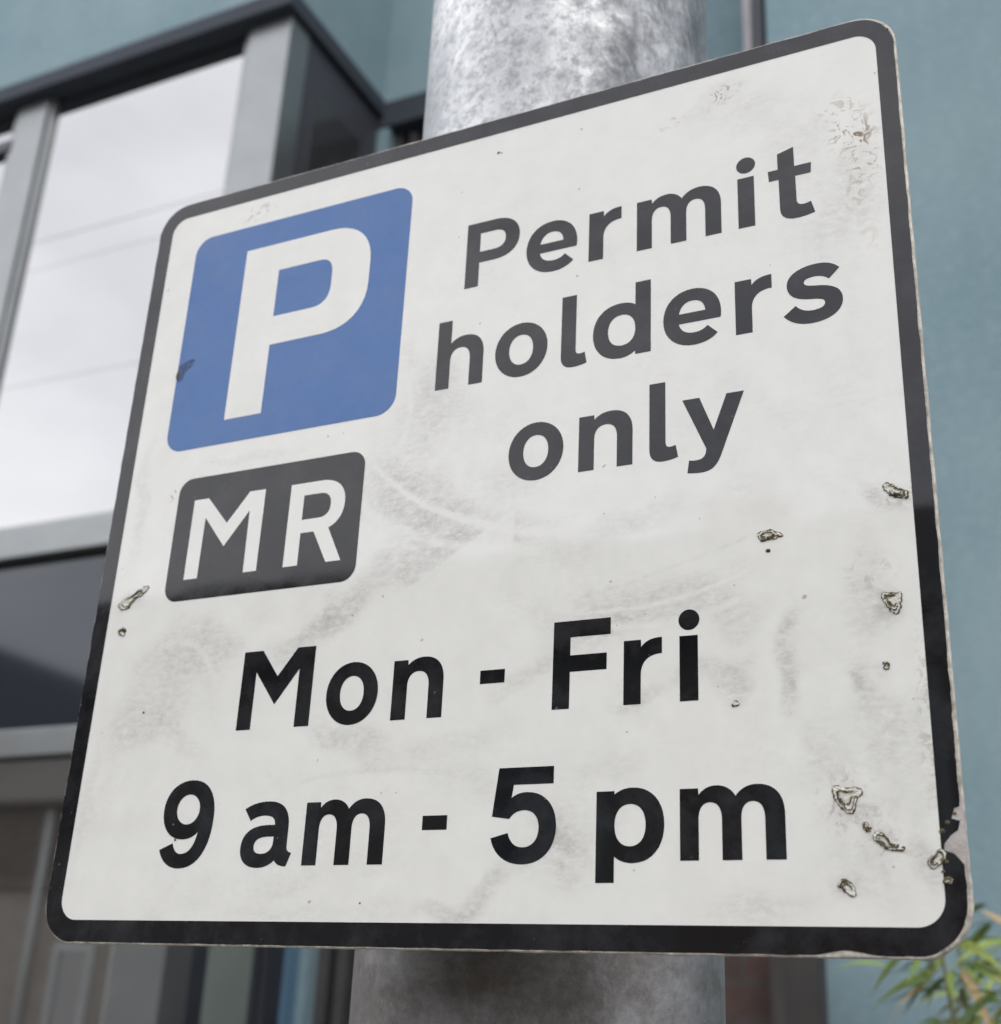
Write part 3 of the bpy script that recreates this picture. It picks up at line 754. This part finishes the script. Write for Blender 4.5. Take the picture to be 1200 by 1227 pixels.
bm = bmesh.new(); fill(bm, [rrect(25.2, 213.5, 147.0, 329.6, 9.2)], .12)
bpn = link('parking_panel', bm, M_blue, SG, recalc=False)
bm = bmesh.new(); glyph(bm, 'BP', 56.9, 225.5, .18)
link('letter', bm, M_whitetxt, bpn, recalc=False)
M_scuff = simple('scuffed blue', (.028, .075, .20), .5, 0, .6, 500)
bm = bmesh.new(); fill(bm, [dense([(25.3, 258.9), (28, 260.2), (33.5, 261.6), (35.2, 261.0), (33.2, 257.5), (30, 255.2), (28.6, 251.0), (26.6, 250.2), (25.4, 251.2)], .8)], .15)
for v_b in bm.verts: v_b.co.x += random.uniform(-.35, .35)*mm; v_b.co.z += random.uniform(-.35, .35)*mm
link('scuff', bm, M_scuff, bpn, recalc=False)
bm = bmesh.new()
bmesh.ops.create_icosphere(bm, subdivisions=2, radius=1.5*mm, matrix=Matrix.Translation(Vector(pt(25.6, 254, .14))) @ Matrix.Diagonal((.55, .2, 1.6, 1)))
for v_b in bm.verts: v_b.co += Vector((random.uniform(-.2, .2)*mm, 0, random.uniform(-.3, .3)*mm))
link('dirt_spot', bm, M_algae, bpn)
bm = bmesh.new(); fill(bm, [rrect(37.5, 140.2, 134.8, 198.3, 7.0)], .12)
cpn = link('permit_code_panel', bm, M_black, SG, recalc=False)
for ch, u in (('bM', 47.0), ('bR', 98.7)):
    bm = bmesh.new(); glyph(bm, ch, u, 149.8, .18)
    link('letter', bm, M_whitetxt, cpn, recalc=False)
LINES = [
 ('Permit', 267.25, [('P', 176.6), ('e', 205.3), ('r', 233.6), ('m', 254.5), ('i', 296.4), ('t', 308.6)]),
 ('holders', 220.4, [('h', 165.7), ('o', 193.1), ('l', 222.6), ('d', 236.3), ('e', 265.6), ('r', 294.2), ('s', 312.4)]),
 ('only', 173.5, [('o', 201.4), ('n', 231.3), ('l', 260.0), ('y', 273.0)]),
 ('Mon-Fri', 81.6, [('M', 85.0), ('o', 126.7), ('n', 156.6), ('F', 223.35), ('r', 250.6), ('i', 271.2)]),
 ('9am-5pm', 28.5, [('9', 54.4), ('a', 94.1), ('m', 122.9), ('5', 201.4), ('p', 241.2), ('m', 270.9)]),
]
for txt, base, gl in LINES:
    bm = bmesh.new()
    for ch, u in gl: glyph(bm, ch, u, base, .12)
    if base == 81.6: glyph(bm, '-', 194.0, 93.1, .12)
    if base == 28.5: glyph(bm, '-', 173.6, 40.4, .12)
    link('lettering', bm, M_black, SG, recalc=False)

# crumpled, lichen-edged blisters in the film (outlines in sign units)
def flake(poly, seed, parent=SG, h=.28):
    rr = random.Random(seed)
    P_ = poly
    for _ in range(1):      # round the corners off
        P_ = [q for a, b in zip(P_, P_[1:]+P_[:1]) for q in ((a[0]*.75+b[0]*.25, a[1]*.75+b[1]*.25), (a[0]*.25+b[0]*.75, a[1]*.25+b[1]*.75))]
    P_ = dense(P_, .38)
    P_ = [(u+.55*noise.noise(Vector((u*.9, v*.9, seed)))+rr.uniform(-.07, .07), v+.55*noise.noise(Vector((u*.9, v*.9, seed+9)))+rr.uniform(-.07, .07)) for u, v in P_]
    cu = sum(p[0] for p in P_)/len(P_); cv = sum(p[1] for p in P_)/len(P_)
    bm = bmesh.new()
    rings = []
    for s, hh in ((1.0, .2), (.8, h*1.1), (.55, h*.5), (.3, h*.9)):
        rings.append([bm.verts.new(pt(cu+(u-cu)*s + rr.uniform(-.12, .12), cv+(v-cv)*s + rr.uniform(-.12, .12), .14+hh*rr.uniform(.4, 1.3))) for u, v in P_])
    n = len(P_)
    for a, b in zip(rings, rings[1:]):
        for i in range(n): bm.faces.new((a[i], a[(i+1) % n], b[(i+1) % n], b[i]))
    bm.faces.new(rings[-1])
    # creases: dark ridges round the rim and across it
    def ridge(pts, r):
        prev = None
        for q in pts:
            q = Vector(q)
            if prev is not None and (q-prev).length > 1e-6: cyl(bm, prev, q, r*rr.uniform(.5, 1.5), r*rr.uniform(.5, 1.5), n=5, cap=True, mi=1)
            prev = q
    def contour(sc, f0, f1, rad, hh):
        q = []
        i0_, i1_ = int(f0*n), int(f1*n)
        for i in range(i0_, i1_):
            u, v = P_[i % n]
            w_ = .9*noise.noise(Vector((i*.35, seed*3.1, sc*7)))
            q.append(pt(cu+(u-cu)*sc+w_*(1-sc)*1.2, cv+(v-cv)*sc+w_*(1-sc)*1.2, hh))
        pr = None
        for i, p_ in enumerate(q):
            p_ = Vector(p_)
            if pr is not None and (p_-pr).length > 1e-6:
                t = .35+1.3*abs(noise.noise(Vector((i*.22, seed, sc))))+.25*rr.random()
                cyl(bm, pr, p_, rad*t, rad*t, n=5, cap=True, mi=1)
            pr = p_
    st = rr.random()
    contour(1.0, st, st+.97, .00034, .17)
    if n > 14:
        for sc, ln in ((.78, .45), (.60, .55), (.42, .35), (.70, .3)):
            st = rr.random(); contour(sc, st, st+ln*rr.uniform(.7, 1.2), .00022, .24+h)
    for k in range(max(2, n//9)):
        i = rr.randrange(n); q = P_[i]
        if rr.random() < .5: continue
        c = Vector(pt(q[0], q[1], .2)); rad = rr.uniform(.25, .55)*mm
        bmesh.ops.create_icosphere(bm, subdivisions=1, radius=rad, matrix=Matrix.Translation(c) @ Matrix.Diagonal((1, .5, 1, 1)))
        for f in bm.faces[-20:]: f.material_index = 1
    bm.faces.ensure_lookup_table()
    link('film_blister', bm, [M_flake, M_algae], parent)
FL = [
 [(321.2, 51.2), (326.1, 49.9), (330.0, 50.3), (330.7, 48.4), (328.4, 46.8), (327.9, 42.4), (325.7, 42.2), (323.6, 44.7), (321.8, 47.3)],
 [(332.8, 34.7), (333.7, 36.6), (336.3, 36.0), (338.3, 33.0), (340.8, 31.2), (342.6, 31.7), (341.8, 30.8), (337.3, 30.9), (335.1, 32.8)],
 [(329.6, 38.9), (332.0, 39.3), (332.7, 36.6), (331.1, 36.9)],
 [(321.5, 20.3), (322.4, 22.4), (325.3, 21.8), (326.3, 19.5), (327.3, 17.9), (325.9, 17.1), (323.6, 18.7)],
 [(348.5, 27.1), (350.2, 29.2), (353.2, 31.5), (354.5, 29.1), (352.3, 26.6), (349.6, 25.0)],
 [(352.4, 21.9), (354.0, 22.7), (356.0, 22.2), (354.9, 21.0), (352.9, 20.8)],
 [(343.1, 152.3), (345.9, 152.3), (348.6, 149.9), (351.4, 149.1), (351.6, 145.9), (347.7, 146.8), (345.0, 148.8)],
 [(340.2, 113.6), (342.6, 113.3), (345.0, 112.7), (347.2, 113.6), (346.7, 111.0), (346.3, 106.6), (344.2, 105.7), (341.7, 109.7)],
 [(339.8, 90.3), (341.4, 89.8), (341.8, 88.0), (339.9, 87.8)],
 [(12.1, 142.0), (16.3, 144.4), (20.6, 145.9), (23.6, 148.4), (29.1, 149.3), (26.3, 145.8), (21.1, 143.5), (18.4, 139.5), (14.4, 139.4)],
 [(14.5, 130.5), (19.0, 130.5), (18.6, 126.9), (15.6, 127.6)],
 [(299.8, 139.9), (303.9, 140.7), (309.4, 138.3), (306.2, 137.0), (300.5, 136.9)],
 [(289.4, 80.7), (292.5, 79.7), (290.1, 78.3)]
]
for i, pl in enumerate(FL):
    flake(pl, 100+i)

# small spots
SPOTS = [(303.5, 132.9, .9), (189.5, 334.6, .7), (191, 334, .4), (62, 39, .6), (60, 45, .5), (150, 15, .4), (36, 92, .6), (222, 50, .4), (353.6, 36.2, 1.0), (355.4, 38.8, .8), (354.2, 27.2, .7), (357.6, 41.5, .6), (353.0, 24.4, .6), (357.6, 344.5, .7), (359.0, 338, .4)]
for u, v, r in SPOTS:
    bm = bmesh.new()
    bmesh.ops.create_icosphere(bm, subdivisions=2, radius=r*mm, matrix=Matrix.Translation(Vector(pt(u, v, .14))) @ Matrix.Diagonal((1, .35, .8, 1)))
    link('dirt_spot', bm, M_algae, SG)

# clips that hold the plate to the pole
for zc in (70, 285):
    bm = bmesh.new()
    x0 = PX-SX
    zz = zc*mm
    bx(bm, x0-.13, x0+.13, .0034, .0250, zz-.012, zz+.012, .002)
    rk = link('mounting_channel', bm, M_galv, SG)
    bm = bmesh.new()
    n = 48; yc = PY-DSY
    for r_, s in ((PR+.0005, 1), ):
        A = [(x0+math.cos(2*math.pi*i/n)*(PR+.0006), yc+math.sin(2*math.pi*i/n)*(PR+.0006)) for i in range(n)]
        Bq = [(x0+math.cos(2*math.pi*i/n)*(PR+.0026), yc+math.sin(2*math.pi*i/n)*(PR+.0026)) for i in range(n)]
        va = [[bm.verts.new((p[0], p[1], zz+dz)) for p in L_] for L_ in (A, Bq) for dz in (-.009, .009)]
        a0, a1, b0, b1 = va
        for i in range(n):
            j = (i+1) % n
            bm.faces.new((a0[i], a0[j], a1[j], a1[i])); bm.faces.new((b0[i], b1[i], b1[j], b0[j]))
            bm.faces.new((a1[i], a1[j], b1[j], b1[i])); bm.faces.new((a0[i], b0[i], b0[j], a0[j]))
    link('pole_band', bm, M_frame, rk)

S.render.engine = 'CYCLES'
S.cycles.max_bounces = 8
